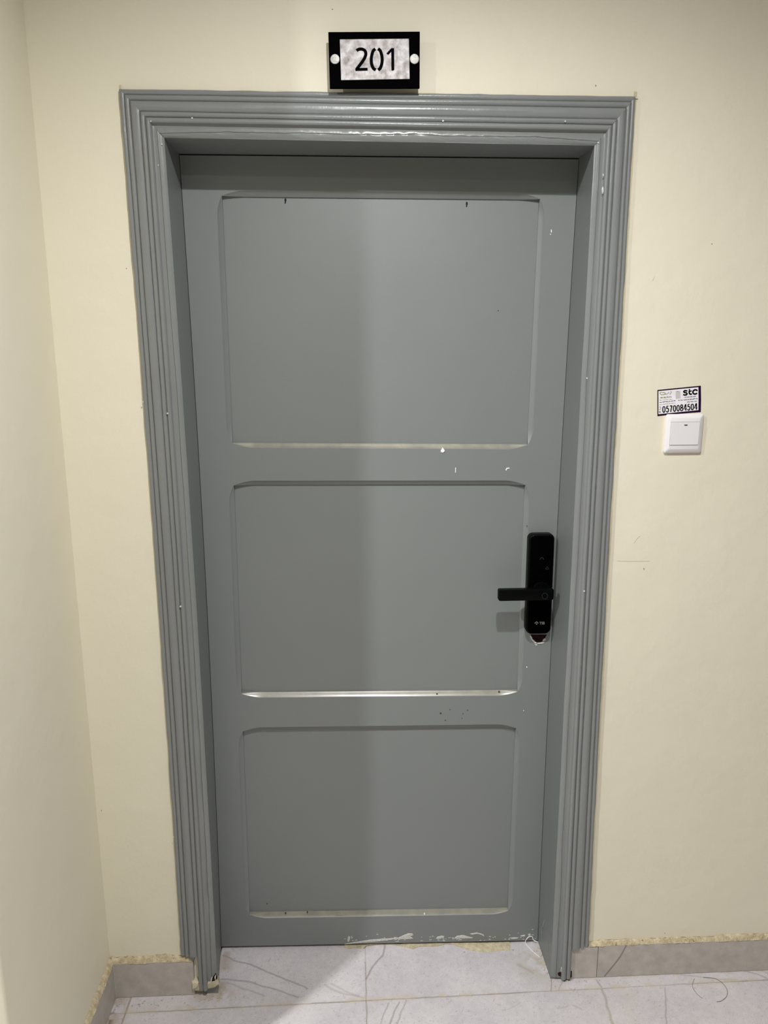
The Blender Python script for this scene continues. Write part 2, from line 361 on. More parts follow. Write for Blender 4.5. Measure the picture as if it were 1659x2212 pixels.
def head():
    N = 260; verts = []; npf = len(prof(0.13))
    for k in range(N+1):
        t = k/N; env = min(1, 6*t, 6*(1-t))
        cr = 0.075+(0.07+0.05*n1(t*9, 55)+0.03*n1(t*40, 56))*env
        for i, (u, y) in enumerate(prof(cr)):
            xa = iL(2.05)*(1-u)+oL(2.14)*u; xb = iR(2.05)*(1-u)+oR(2.14)*u
            x = xa+(xb-xa)*t; z = zi(x)*(1-u)+zo(x)*u
            if u > 0.97: z += 0.0022*n1(x*22, 91)*env
            e2 = min(1, 12*t, 12*(1-t))
            z += 0.0012*n1(x*8+u*3, 22+int(u*8))*e2
            y2 = y+(0.0010*n1(x*14+u*2, 65+int(u*8)) if i else 0)
            if 0.02 < u < 0.25: y2 += 0.0012*n1(x*60+u*30, 67)
            verts.append((x, y2, z))
    faces = []
    for k in range(N):
        for i in range(npf-1):
            a = k*npf+i; faces.append((a, a+1, a+1+npf, a+npf))
    return keep(mesh_obj('head_casing', verts, faces, M_frame, smooth=50), frame)
head()
YB = D+0.055
for side, inn, dd in ((-1, iL, dL), (1, iR, dR)):
    verts = []; N = 60
    for k in range(N+1):
        zf = 0.0+(zi(inn(2.05))-0.0)*k/N; zb = 0.0+(zd(dd(2.05))-0.0)*k/N
        verts += [(inn(zf), 0.0045, zf), (inn(zf)*0.5+dd(zb)*0.5+side*0.0006*n1(zf*6, 9), D*0.5, (zf+zb)/2), (dd(zb), D, zb), (dd(zb), YB, zb), (dd(zb)+side*0.03, YB, zb), (inn(zf)+side*0.03, 0.0045, zf)]
    faces = []
    for k in range(N):
        for i in range(6):
            a = k*6+i; b2 = k*6+(i+1) % 6; faces.append((a, b2, b2+6, a+6) if side > 0 else (a, a+6, b2+6, b2))
    keep(mesh_obj('side_jamb', verts, faces, M_paint, smooth=40), frame)
verts = []; N = 40
for k in range(N+1):
    t = k/N; xf = iL(2.05)+(iR(2.05)-iL(2.05))*t; xb = dL(2.05)+(dR(2.05)-dL(2.05))*t
    verts += [(xf, 0.0045, zi(xf)), (xb, D, zd(xb)), (xb, YB, zd(xb)), (xb, YB, zd(xb)+0.03), (xf, 0.0045, zi(xf)+0.03)]
faces = [(k*5+i, k*5+(i+1) % 5, k*5+(i+1) % 5+5, k*5+i+5) for k in range(N) for i in range(5)]
keep(mesh_obj('head_jamb', verts, faces, M_paint, smooth=40), frame)

# blobs drawn as pixel polygons lying on a plane, given a real thickness
def blob(bm, pts, y, th, jit=0.0):
    c = [at(px+random.uniform(-jit, jit), py+random.uniform(-jit, jit), y=y) for px, py in pts]
    back = [bm.verts.new((p.x, y, p.z)) for p in c]
    cx = sum(p.x for p in c)/len(c); cz = sum(p.z for p in c)/len(c)
    fr = [bm.verts.new((p.x*0.85+cx*0.15, y-th, p.z*0.85+cz*0.15)) for p in c]
    n = len(c)
    for i in range(n): bm.faces.new((back[i], back[(i+1) % n], fr[(i+1) % n], fr[i]))
    bm.faces.new(fr)
def ell(cx, cy, rx, ry, n=12, ph=0): return [(cx+rx*math.cos(ph+2*math.pi*i/n), cy+ry*math.sin(ph+2*math.pi*i/n)) for i in range(n)]
# paint drips on the frame
bm = bmesh.new()
for cx, cy, rx, ry, y in ((1302, 411, 2.0, 8, -0.0095), (1303, 378, 1.5, 3, -0.0095), (957, 261, 2.4, 2.4, -0.0095), (415, 255, 2.2, 2.2, -0.0095), (1221, 262, 2, 2, -0.0095),
                          (326, 262, 1.4, 2.2, -0.0095), (350, 312, 1.5, 2, 0.0), (342, 357, 1.2, 2, 0.0), (1292, 308, 2, 2.4, 0.0), (270, 280, 1.2, 6, 0.0012), (1268, 817, 1.8, 2, 0.0),
                          (390, 1310, 2.2, 2.2, -0.0095), (362, 893, 2, 2, -0.0095), (1262, 1277, 2, 2, -0.0095), (309, 868, 1.2, 2.2, 0.0), (375, 1808, 1.2, 1.5, 0.0)):
    blob(bm, ell(cx, cy, rx, ry), y, 0.0008, 0.2)
keep(bm_obj('paint_drips', bm, M_drip if False else mat('pale_drip', (0.6, 0.61, 0.6), 0.2), smooth=60), frame)
# caulk line around the frame
def caulk(pts_in, pts_out, name='caulk_bead'):
    n = len(pts_in); verts = []
    for a, b_ in zip(pts_in, pts_out):
        m_ = ((a[0]+b_[0])/2, (a[1]+b_[1])/2)
        verts += [(a[0], P-0.0030, a[1]), (m_[0], P-0.0012, m_[1]), (b_[0], P+0.0002, b_[1])]
    faces = []
    for k in range(n-1):
        for i in range(2): a = k*3+i; faces.append((a, a+1, a+4, a+3))
    keep(mesh_obj(name, verts, faces, M_caulk, smooth=80), frame)
zz = np.linspace(0.125, 2.15, 200)
caulk([(oR(z)-0.003, z) for z in zz], [(oR(z)+0.0065+0.004*n1(z*9, 70)+0.002*n1(z*50, 71), z) for z in zz])
caulk([(oL(z)+0.003, z) for z in zz], [(oL(z)-0.0022-0.003*max(0, n1(z*11, 72))-0.0015*n1(z*60, 73), z) for z in zz])
xx = np.linspace(-0.53, 0.53, 200)
caulk([(x, zo(x)-0.003) for x in xx], [(x, zo(x)+0.0022+0.004*n1(x*13, 74)+0.002*n1(x*60, 75)) for x in xx])
# broken feet of the frame
def chunk(name, pts, y0, y1, mat_, parent, seed=0):
    bm = bmesh.new(); f = [at(px, py, y=y1) for px, py in pts]; n = len(f); rr = random.Random(seed)
    cx = sum(p.x for p in f)/n; cz = sum(p.z for p in f)/n
    rings = []
    for s, y in ((1.0, y0), (1.0, y1+0.25*(y0-y1)), (0.82, y1)):
        rings.append([bm.verts.new((cx+(p.x-cx)*s, y+rr.uniform(-0.0006, 0.0006), max(0.0005, cz+(p.z-cz)*s))) for p in f])
    for a, b_ in zip(rings[:-1], rings[1:]):
        for i in range(n): bm.faces.new((a[i], a[(i+1) % n], b_[(i+1) % n], b_[i]))
    c = bm.verts.new((cx, y1-0.001, max(0.001, cz)))
    for i in range(n): bm.faces.new((rings[-1][i], rings[-1][(i+1) % n], c))
    o = bm_obj(name, bm, mat_); return keep(o, parent) if parent else o
chunk('plaster_chunk', [(414, 2124), (421, 2121), (429, 2124), (428, 2131), (422, 2136), (415, 2139)], 0.012, -0.006, mat('pale_plaster', (0.66, 0.60, 0.45), 0.9), frame, 1)
chunk('broken_edge', [(452, 2118), (459, 2110), (466, 2104), (469, 2118), (472, 2128), (460, 2131), (450, 2133)], 0.012, -0.001, M_rust, frame, 2)
chunk('filler_patch', [(409, 2066), (422, 2060), (420, 2072), (416, 2082), (409, 2084), (405, 2072)], 0.012, 0.003, M_frame, frame, 3)
chunk('plaster_smear', [(405, 2078), (411, 2080), (412, 2100), (413, 2124), (408, 2124), (399, 2112), (400, 2100), (404, 2090)], P, 0.0065, M_chip, frame, 4)
chunk('plaster_patch', [(1239, 2044), (1256, 2042), (1255, 2048), (1246, 2056), (1240, 2064)], P+0.001, 0.009, mat('cream_plaster', (0.62, 0.56, 0.42), 0.9), frame, 5)
chunk('filler_patch', [(1257, 2043), (1270, 2039), (1271, 2044), (1262, 2048)], P, 0.004, M_skirt, frame, 6)
chunk('broken_edge', [(1204, 2103), (1212, 2098), (1215, 2094), (1236, 2100), (1236, 2113), (1225, 2116), (1214, 2113), (1205, 2108)], 0.012, -0.002, M_rust, frame, 7)
chunk('foot_filler', [(413, 2128), (424, 2126), (440, 2124), (455, 2122), (470, 2118), (473, 2128), (468, 2133), (450, 2137), (430, 2141), (416, 2142)], 0.012, -0.004, M_fill, frame, 11)
bm = bmesh.new()
for pts in ([(453, 2122), (456, 2112), (460, 2108), (458, 2116), (455, 2126)], [(463, 2110), (467, 2104), (466, 2118), (469, 2126), (466, 2126)],
            [(1216, 2095), (1219, 2094), (1222, 2110), (1219, 2112)], [(1226, 2098), (1229, 2097), (1231, 2114), (1228, 2113)], [(1212, 2090), (1214, 2088), (1214, 2099), (1211, 2100)]):
    blob(bm, pts, -0.0035, 0.0012, 0.4)
keep(bm_obj('splinters', bm, M_chip), frame)
# scuff marks on the right jamb: raised flakes
bm = bmesh.new()
def on_jamb(px, py):
    X = 0.4352
    for _ in range(3):
        p = at(px, py, x=X); t = min(1, max(0, p.y/D)); X = iR(p.z)*(1-t)+dR(p.z)*t
    return at(px, py, x=X-0.0006)
for ln, w_ in (([(1166, 1993), (1169, 2010), (1172, 2030), (1178, 2052)], 0.0012), ([(1176, 1988), (1172, 2003), (1177, 2020), (1183, 2040), (1184, 2062)], 0.0008),
               ([(1168, 2020), (1173, 2040), (1180, 2062)], 0.0007), ([(1169, 2000), (1171, 2018)], 0.0013)):
    pr = [on_jamb(*q) for q in ln]
    for a, b_ in zip(pr[:-1], pr[1:]):
        wa = w_*random.uniform(0.5, 1.1)
        v = [bm.verts.new((a.x, a.y-wa*3, a.z)), bm.verts.new((b_.x, b_.y-wa*3, b_.z)), bm.verts.new((b_.x, b_.y+wa*3, b_.z)), bm.verts.new((a.x, a.y+wa*3, a.z))]
        bm.faces.new(v)
keep(bm_obj('scuff_marks', bm, mat('scuff_grey', (0.42, 0.43, 0.43), 0.5)), frame)

# ------------------------------------------------------------------ door_1
door = empty('door_1', (0.0, D, 0.0)); tag(door, 'closed grey painted door with three recessed panels', 'door', 'structure')
def dp(px, py): p = at(px, py, y=D); return (p.x, p.z)
panels = [[(479, 423), (1166.5, 430), (1140.6, 960.7), (501.6, 957.3)],
          [(504.7, 1048.8), (1134.9, 1047.8), (1118.2, 1494), (521.4, 1498.8)],
          [(524.2, 1580.5), (1114.8, 1573), (1098, 1967), (538.9, 1976)]]
panels = [[dp(*q) for q in pn] for pn in panels]
top = lambda x: zd(x)-0.003
bot = lambda x: 0.0262+(x+0.4466)/0.8816*(0.0055-0.0262)
rails = [lambda x: top(x)]
for a, b_ in zip(panels[:-1], panels[1:]):
    zl = (a[3][1]+b_[0][1])/2; zr = (a[2][1]+b_[1][1])/2
    rails.append(lambda x, zl=zl, zr=zr: zl+(x+0.44)/0.88*(zr-zl))
rails.append(lambda x: bot(x))
CW, RD = 0.0115, 0.012
verts, faces, dusty = [], [], set()
def addloop(l): n = len(verts); verts.extend(l); return list(range(n, n+len(l)))
GX = 0.0012
for pi, pn in enumerate(panels):
    N = 80; loops = [[] for _ in range(6)]
    tz, bz = rails[pi], rails[pi+1]
    for s in range(4):
        a = pn[s]; b_ = pn[(s+1) % 4]; Ls = math.hypot(b_[0]-a[0], b_[1]-a[1]); nn = [(0, 1), (1, 0), (0, -1), (-1, 0)][s]
        for k in range(N):
            t = k/N; t = 0.5-0.5*math.cos(math.pi*t)
            dist = min(t, 1-t)*Ls; tp = 1-(1-min(1, dist/0.040))**2.0
            if s in (0, 2) : tp = 1-(1-min(1, dist/0.050))**1.7
            x = a[0]+(b_[0]-a[0])*t; z = a[1]+(b_[1]-a[1])*t
            wv = 0.0006*n1(t*9, 30+s+pi*4)*tp
            if s == 0: bx = dL(tz(-.44))*(1-t)+dR(tz(.44))*t; B = (bx, tz(bx))
            elif s == 2: bx = dR(bz(.44))*(1-t)+dL(bz(-.44))*t; B = (bx, bz(bx))
            elif s == 1: zq = tz(.44)+(bz(.44)-tz(.44))*t; B = (dR(zq), zq)
            else: zq = bz(-.44)+(tz(-.44)-bz(-.44))*t; B = (dL(zq), zq)
            bx = min(max(B[0], dL(B[1])+GX), dR(B[1])-GX)
            c1 = CW*tp+wv
            # rails end with a dip: the flat arris is lower at the corners
            loops[0].append((bx, D, B[1]))
            loops[1].append((x+nn[0]*c1, D, z+nn[1]*c1))
            loops[2].append((x+nn[0]*(c1-0.0010*tp), D+0.0016*tp, z+nn[1]*(c1-0.0010*tp)))
            loops[3].append((x+nn[0]*0.0045*tp, D+0.0052*tp, z+nn[1]*0.0045*tp))
            loops[4].append((x, D+0.0088*tp, z))
            loops[5].append((x, D+RD, z))
    idx = [addloop(l) for l in loops]; n = 4*N
    for li, (a, b_) in enumerate(zip(idx[:-1], idx[1:])):
        for i in range(n):
            j = (i+1) % n
            if li >= 2 and 2*N <= i < 3*N: dusty.add(len(faces))
            faces.append((a[i], a[j], b_[j], b_[i]))
    L5 = idx[5]
    faces.append(tuple(L5))
# edges and back of the leaf
zs = np.linspace(0, 1, 60)
for sgn, ff in ((-1, dL), (1, dR)):
    n0 = len(verts)
    for t in zs:
        x0 = -0.44*1 if sgn < 0 else 0.44
        z = bot(x0)+(top(x0)-bot(x0))*t; x = ff(z)-sgn*GX
        verts += [(x, D, z), (x, D+0.04, z)]
    for k in range(len(zs)-1): a = n0+2*k; faces.append((a, a+1, a+3, a+2))
n0 = len(verts)
for fz in (top, bot):
    for k in range(20):
        x = -0.442+0.884*k/19; verts += [(x, D, fz(x)), (x, D+0.04, fz(x))]
for q in range(2):
    for k in range(19): a = n0+q*40+2*k; faces.append((a, a+1, a+3, a+2))
n0 = len(verts); verts += [(-0.442, D+0.04, bot(-.44)), (0.442, D+0.04, bot(.44)), (0.442, D+0.04, top(.44)), (-0.442, D+0.04, top(-.44))]
faces.append((n0, n0+1, n0+2, n0+3))
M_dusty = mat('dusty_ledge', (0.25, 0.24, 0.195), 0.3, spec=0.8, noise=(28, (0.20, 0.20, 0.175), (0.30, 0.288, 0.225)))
lf = mesh_obj('door_leaf', verts, faces, M_paint, smooth=28, mats=[M_paint, M_dusty], fmat=[1 if i in dusty else 0 for i in range(len(faces))]); keep(lf, door)
# screw holes left by a removed plate
for cx, cy in ((616.5, 432.5), (1008.3, 440)):
    bm = bmesh.new(); blob(bm, ell(cx, cy, 2.3, 4.3), D+RD, 0.0004, 0.1); blob(bm, ell(cx-0.4, cy+5.5, 1.6, 2.2, 8), D+RD, 0.0003, 0.1)
    keep(bm_obj('screw_hole', bm, M_hole), door)
# blobs of paint and flakes
bm = bmesh.new(); blob(bm, [(956, 966), (959.5, 970), (961, 974), (957, 978), (952, 977), (951, 973), (953, 970)], D+0.003, 0.005, 0)
keep(bm_obj('paint_blob', bm, M_drip, smooth=60), door)
bm = bmesh.new()
for pts, y in (([(983.5, 1010), (985, 1010), (984.5, 1021), (983, 1021)], D), ([(1092, 1015), (1094, 1011), (1100, 1010), (1101, 1011.5), (1095, 1013), (1093.5, 1017)], D),
               (ell(1191, 499, 1.2, 4, 8), D), (ell(1189, 506, 1, 1.5, 8), D), (ell(1138, 1441, 1.4, 1.4, 8), D), (ell(1003, 1505, 1.5, 2, 8), D+0.001),
               (ell(917, 1974, 1.5, 3, 8), D+0.001), (ell(1145, 1161, 1, 1, 6), D), (ell(1131, 1535, 1, 1, 6), D)):
    blob(bm, pts, y, 0.0005, 0.1)
keep(bm_obj('paint_flecks', bm, M_drip), door)
bm = bmesh.new()
for cx, cy, r in ((952, 1541, 2), (962, 1556, 1.6), (1000, 1542, 1.2), (998, 1552, 1.1), (1010, 1534, 1.3), (972, 1533, 1.1), (577, 1952, 1.3), (1076, 671, 1.3), (1138, 1136, 1.2)):
    blob(bm, ell(cx, cy, r, r*1.1, 8), D if cy != 1952 and cy != 671 else D+RD, 0.0003, 0.3)
for cx, cy in ((944, 1499), (664, 1970), (617, 1972), (1078, 1494)): blob(bm, ell(cx, cy, 1.8, 2, 8), D+0.003, 0.0006, 0.3)
keep(bm_obj('dirt_specks', bm, mat('dirt', (0.05, 0.05, 0.04), 0.9)), door)
# peeled paint along the bottom edge
bm = bmesh.new()
def px_door_bottom(px): return 2045+(px-478)/685*(2032-2045)
rr = random.Random(5)
flakes = [[(744, 2039), (770, 2034), (800, 2030), (840, 2027), (860, 2025), (861, 2028), (830, 2032), (790, 2036), (745, 2040)],
          [(858, 2027), (870, 2021), (882, 2016), (891, 2016.5), (893, 2020), (886, 2023), (893, 2027), (880, 2029), (862, 2029)],
          [(942, 2028), (944, 2024), (953, 2021), (960, 2022.5), (959, 2026), (950, 2028)],
          [(982, 2026), (986, 2021.5), (1000, 2020), (1012, 2023), (1022, 2025), (1020, 2027), (1000, 2027)],
          [(1015, 2017), (1030, 2014), (1044, 2018), (1046, 2022), (1040, 2019), (1030, 2016.5), (1018, 2019)],
          [(1102, 2026), (1110, 2024.5), (1120, 2025.5), (1118, 2028), (1104, 2028)],
          [(1124, 2021), (1135, 2019.5), (1133, 2023), (1126, 2023)], [(1140, 2019), (1145, 2016), (1147, 2020), (1142, 2022)],
          [(750, 2030), (752, 2022), (757, 2024), (755, 2032), (752, 2036)], [(759, 2020), (762, 2026), (759, 2028)]]
for f in flakes: blob(bm, f, D, 0.0007, 0.4)
for i in range(70):
    px = rr.choice([rr.uniform(745, 900), rr.uniform(1000, 1160), rr.uniform(900, 1000)]); py = px_door_bottom(px)-3-abs(rr.gauss(0, 6))
    blob(bm, ell(px, py, rr.uniform(0.8, 3.5), rr.uniform(0.4, 0.9), 7, rr.uniform(-.3, .3)), D, 0.0004, 0.3)
keep(bm_obj('peeled_paint', bm, M_chip), door)

# ---- electronic lock
lock = empty('electronic_lock'); lock.parent = door
tag(lock, 'black electronic lock with lever handle')
YF = D-0.023
def rrect(cx, cz, w_, h, rt, rb, n=8):
    pts = []
    for (sx, sz, a0, r) in ((1, 1, 0, rt), (-1, 1, 90, rt), (-1, -1, 180, rb), (1, -1, 270, rb)):
        for k in range(n+1):
            a = math.radians(a0+90*k/n); pts.append((cx+sx*(w_/2-r)+r*math.cos(a), cz+sz*(h/2-r)+r*math.sin(a)))
    return pts
def prism(bm, pts_f, layers):      # layers: (y, inset); caps both ends
    n = len(pts_f); cx = sum(p[0] for p in pts_f)/n; cz = sum(p[1] for p in pts_f)/n
    wx = max(p[0] for p in pts_f)-min(p[0] for p in pts_f); wz = max(p[1] for p in pts_f)-min(p[1] for p in pts_f)
    rings = [[bm.verts.new((cx+(x-cx)*(1-2*ins/wx), y, cz+(z-cz)*(1-2*ins/wz))) for x, z in pts_f] for y, ins in layers]
    for a, b_ in zip(rings[:-1], rings[1:]):
        for i in range(n): bm.faces.new((a[i], a[(i+1) % n], b_[(i+1) % n], b_[i]))
    bm.faces.new(rings[0]); bm.faces.new(rings[-1])
tl = at(1142.3, 1155, y=YF); tr = at(1197.8, 1155, y=YF); bl = at(1137.5, 1371, y=YF); br = at(1191.3, 1371, y=YF)
lcx = (tl.x+tr.x+bl.x+br.x)/4; lw = ((tr.x-tl.x)+(br.x-bl.x))/2; lz1 = tl.z; lz0 = bl.z; lcz = (lz0+lz1)/2; lh = lz1-lz0
body = rrect(lcx, lcz, lw, lh, 0.013, 0.015)
bm = bmesh.new(); prism(bm, body, [(D+0.001, 0.0), (D-0.016, 0.0), (D-0.020, 0.0006), (D-0.0222, 0.0018), (YF, 0.0034)])
def dk(o): o.parent = lock; o.matrix_parent_inverse = Matrix.Translation(-door.location); return o
dk(bm_obj('lock_housing', bm, M_lock, smooth=40))
bm = bmesh.new(); prism(bm, rrect(lcx, lcz, lw-0.0075, lh-0.0075, 0.010, 0.012), [(YF+0.0005, 0), (YF-0.0004, 0), (YF-0.0007, 0.0003)])
dk(bm_obj('touch_panel', bm, M_glass, smooth=40))
LY0, LY1 = D-0.064, D-0.046
h0 = at(1077.5, 1274.7, y=LY0); h1 = at(1196, 1299, y=LY0); hx0, hx1 = h0.x, min(h1.x, lcx+lw/2-0.001); hz1, hz0 = h0.z, at(1090, 1299, y=LY0).z
bm = bmesh.new(); prism(bm, rrect((hx0+hx1)/2, (hz0+hz1)/2, hx1-hx0, hz1-hz0, 0.0045, 0.0055, 6), [(LY1, 0.0018), (LY1-0.002, 0.0003), (LY1-0.004, 0), (LY0+0.003, 0), (LY0+0.001, 0.0005), (LY0, 0.002)])
hcx = hx1-0.022; hcz = (hz0+hz1)/2
circ = lambda cx, cz, r, n=28: [(cx+r*math.cos(2*math.pi*i/n), cz+r*math.sin(2*math.pi*i/n)) for i in range(n)]
prism(bm, circ(hcx, hcz, 0.0125), [(YF, 0), (LY1+0.0005, 0)])
dk(bm_obj('lever_handle', bm, M_lock, smooth=40))
bm = bmesh.new(); prism(bm, circ(hcx, hcz-0.001, 0.0225), [(YF+0.001, 0), (YF-0.006, 0), (YF-0.0075, 0.001)])
dk(bm_obj('handle_rose', bm, M_lock, smooth=40))

# flat printed strokes with a real (thin) thickness on any y-plane
def smooth_path(pts, k=8):
    if len(pts) < 3: return pts
    P_ = [pts[0]]+list(pts)+[pts[-1]]; out = []
    for i in range(1, len(P_)-2):
        p0, p1, p2, p3 = map(np.array, P_[i-1:i+3])
        for j in range(k):
            t = j/k; out.append(tuple(0.5*((2*p1)+(-p0+p2)*t+(2*p0-5*p1+4*p2-p3)*t*t+(-p0+3*p1-3*p2+p3)*t**3)))
    out.append(tuple(pts[-1])); return out
def stroke(bm, pts, w_, y, th, f, curved=True, w1=None):
    pts = smooth_path(pts) if curved else pts; n = len(pts); L_, R_ = [], []
    for i, p in enumerate(pts):
        a = pts[max(0, i-1)]; b_ = pts[min(n-1, i+1)]; dx, dy = b_[0]-a[0], b_[1]-a[1]; l = math.hypot(dx, dy) or 1
        ww = (w_ if w1 is None else w_+(w1-w_)*i/(n-1))/2
        L_.append((p[0]-dy/l*ww, p[1]+dx/l*ww)); R_.append((p[0]+dy/l*ww, p[1]-dx/l*ww))
    def V_(q, yy): p = f(q[0], q[1], yy); return bm.verts.new((p.x, yy, p.z))
    A = [V_(q, y-th) for q in L_]; B = [V_(q, y-th) for q in R_]; A2 = [V_(q, y) for q in L_]; B2 = [V_(q, y) for q in R_]
    for i in range(n-1):
        bm.faces.new((A[i], A[i+1], B[i+1], B[i])); bm.faces.new((A[i], A2[i], A2[i+1], A[i+1])); bm.faces.new((B[i], B[i+1], B2[i+1], B2[i]))
    bm.faces.new((A[0], B[0], B2[0], A2[0])); bm.faces.new((A[-1], A2[-1], B2[-1], B[-1]))
def fill(bm, pts, y, th, f):
    def V_(q, yy): p = f(q[0], q[1], yy); return bm.verts.new((p.x, yy, p.z))
    A = [V_(q, y-th) for q in pts]; B = [V_(q, y) for q in pts]; n = len(pts); bm.faces.new(A)
    for i in range(n): bm.faces.new((A[i], A[(i+1) % n], B[(i+1) % n], B[i]))
def text_mesh(bm, s, quad_px, y, th, f, bold=0.0, space=1.0):
    cu = bpy.data.curves.new('txt', 'FONT'); cu.body = s; cu.offset = bold; cu.space_character = space; cu.resolution_u = 4
    ob = bpy.data.objects.new('txt', cu); COL.objects.link(ob); dg = bpy.context.evaluated_depsgraph_get()
    me_ = bpy.data.meshes.new_from_object(ob.evaluated_get(dg)); vs_ = [v.co.copy() for v in me_.vertices]
    x0 = min(v.x for v in vs_); x1 = max(v.x for v in vs_); y0 = min(v.y for v in vs_); y1 = max(v.y for v in vs_)
    (ax, ay), (bx_, by_), (cx_, cy_), (dx_, dy_) = quad_px      # TL TR BR BL
    m = []
    for v in vs_:
        u = (v.x-x0)/(x1-x0); t = (v.y-y0)/(y1-y0)
        qx = (ax*(1-u)+bx_*u)*t+(dx_*(1-u)+cx_*u)*(1-t); qy = (ay*(1-u)+by_*u)*t+(dy_*(1-u)+cy_*u)*(1-t)
        p = f(qx, qy, y-th); m.append(bm.verts.new((p.x, y-th, p.z)))
    for p in me_.polygons:
        try: bm.faces.new([m[i] for i in p.vertices])
        except ValueError: pass
    bpy.data.objects.remove(ob); bpy.data.meshes.remove(me_); bpy.data.curves.remove(cu)
f5 = lambda x, y, yy: at(x, y, y=yy)
YG = YF-0.0007
bm = bmesh.new(); stroke(bm, [(1155.0, 1346.5), (1159.3, 1343), (1162.6, 1346.5)], 1.6, YG, 0.0002, f5, False); fill(bm, [(1157.4, 1348), (1159, 1346.6), (1160.6, 1348), (1159, 1349.6)], YG, 0.0002, f5)
text_mesh(bm, 'TSB', [(1165.3, 1343.2), (1176.6, 1343), (1176.6, 1348.8), (1165.3, 1349)], YG, 0.0002, f5, 0.01)
dk(bm_obj('maker_mark', bm, M_print))
bm = bmesh.new(); stroke(bm, [(1166.5, 1209), (1168, 1205.5), (1170.5, 1204.3), (1173, 1205.5), (1174.3, 1209)], 1.3, YG, 0.0002, f5)
stroke(bm, [(1178.5, 1229.5), (1180.5, 1226), (1182.2, 1223.8), (1184, 1226), (1185.5, 1229.5), (1178.5, 1229.5)], 1.2, YG, 0.0002, f5, False)
dk(bm_obj('status_icons', bm, M_dim))
bm = bmesh.new(); stroke(bm, ell(1177, 1287.7, 6, 6.5, 24)+[ell(1177, 1287.7, 6, 6.5, 24)[0]], 0.7, LY0, 0.0002, f5, False)
dk(bm_obj('fingerprint_ring', bm, mat('ring_dark', (0.02, 0.018, 0.018), 0.4)))
# torn wood below the lock
def px_lock(cx, cy): return (1120+cx/18.43, 1350+cy/18.43)
bm = bmesh.new(); blob(bm, [px_lock(*q) for q in ((480, 380), (1130, 380), (1060, 520), (980, 560), (940, 660), (850, 690), (720, 700), (640, 620), (540, 540))], D, 0.0009)
dk(bm_obj('torn_hole', bm, M_rust))
bm = bmesh.new()
for pts in ([(490, 560), (560, 560), (640, 650), (720, 700), (740, 740), (660, 740), (560, 640)], [(720, 715), (860, 705), (1030, 680), (1040, 710), (940, 740), (760, 745)],
            [(640, 770), (740, 770), (760, 800), (690, 815)], [(980, 560), (1060, 530), (1090, 600), (1000, 650), (960, 650)], [(450, 440), (500, 430), (560, 540), (510, 560)]):
    blob(bm, [px_lock(*q) for q in pts], D, 0.0016, 0.15)
dk(bm_obj('torn_edge', bm, M_chip))

# ------------------------------------------------------------------ skirting tiles and mortar
def skirt(name, segs, label, axis):
    bm = bmesh.new()
    for a, b_, h in segs:
        if axis == 'x': box(bm, a, b_, P-0.010, P+0.002, 0.0005, h)
        else: box(bm, -0.707, -0.695, a, b_, 0.0005, h)
    bmesh.ops.recalc_face_normals(bm, faces=bm.faces); bmesh.ops.bevel(bm, geom=list(bm.edges), offset=0.0008, segments=2, affect='EDGES')
    o = bm_obj(name, bm, M_skirt); tag(o, label, 'skirting', 'structure'); return o
jx = at(1291, 2075, y=P-0.010).x
sk_l = skirt('baseboard_back', [(-0.6935, -0.494, 0.1025)], 'short grey tile skirting left of the door', 'x')
sk_r = skirt('baseboard_right', [(0.4815, jx-0.0006, 0.0945), (jx+0.0006, 1.33, 0.0975), (1.331, 2.28, 0.0975)], 'grey tile skirting along the wall right of the door', 'x')
sk_s = skirt('baseboard_left', [(-0.503, P-0.0108, 0.1025)], 'grey tile skirting along the side wall', 'y')
def mortar(par, p0, p1, nrm, z0, n=260, hh=0.014, seed=1, dd=0.011):
    # rough sloping fillet on top of the tile, from its front edge up to the wall
    verts, faces = [], []; m_ = 7
    for k in range(n+1):
        t = k/n; bx, by = p0[0]+(p1[0]-p0[0])*t, p0[1]+(p1[1]-p0[1])*t; L_ = math.hypot(p1[0]-p0[0], p1[1]-p0[1])
        h = hh*(1+0.7*n1(t*L_*22, seed)+0.4*n1(t*L_*90, seed+1)); e = dd*(1+0.35*n1(t*L_*60, seed+2))
        for i in range(m_):
            s = i/(m_-1); d_ = e*(1-s); z = z0-0.001+h*s+0.003*math.sin(s*math.pi)+0.0028*n1(t*L_*150+i*7, seed+3+i)
            verts.append((bx+nrm[0]*d_, by+nrm[1]*d_, z))
        verts.append((bx, by, z0-0.001+h)); 
    mm = m_+1
    for k in range(n):
        for i in range(mm-1): a = k*mm+i; faces.append((a, a+1, a+mm+1, a+mm))
    o = mesh_obj('mortar_bead', verts, faces, M_mortar, smooth=60); keep(o, par)
mortar(sk_l, (-0.70, P), (-0.497, P), (0, -1), 0.1025, 160, 0.014, 3)
mortar(sk_r, (0.533, P), (2.28, P), (0, -1), 0.0975, 700, 0.0095, 13)
mortar(sk_s, (-0.705, P-0.002), (-0.705, -0.503), (1, 0), 0.1025, 300, 0.012, 23)
# vein across the skirting right of the door, corner joint at the left
bm = bmesh.new()
stroke(bm, [(1353, 2042), (1340, 2066), (1328, 2082), (1310, 2104), (1305, 2109)], 2.4, P-0.0101, 0.0002, f5)
keep(bm_obj('tile_vein', bm, M_vein), sk_r)
bm = bmesh.new(); box(bm, -0.6952, -0.6925, P-0.0112, P-0.009, 0.001, 0.1025)
keep(bm_obj('corner_grout', bm, mat('pale_grout', (0.5, 0.48, 0.44), 0.8)), sk_l)
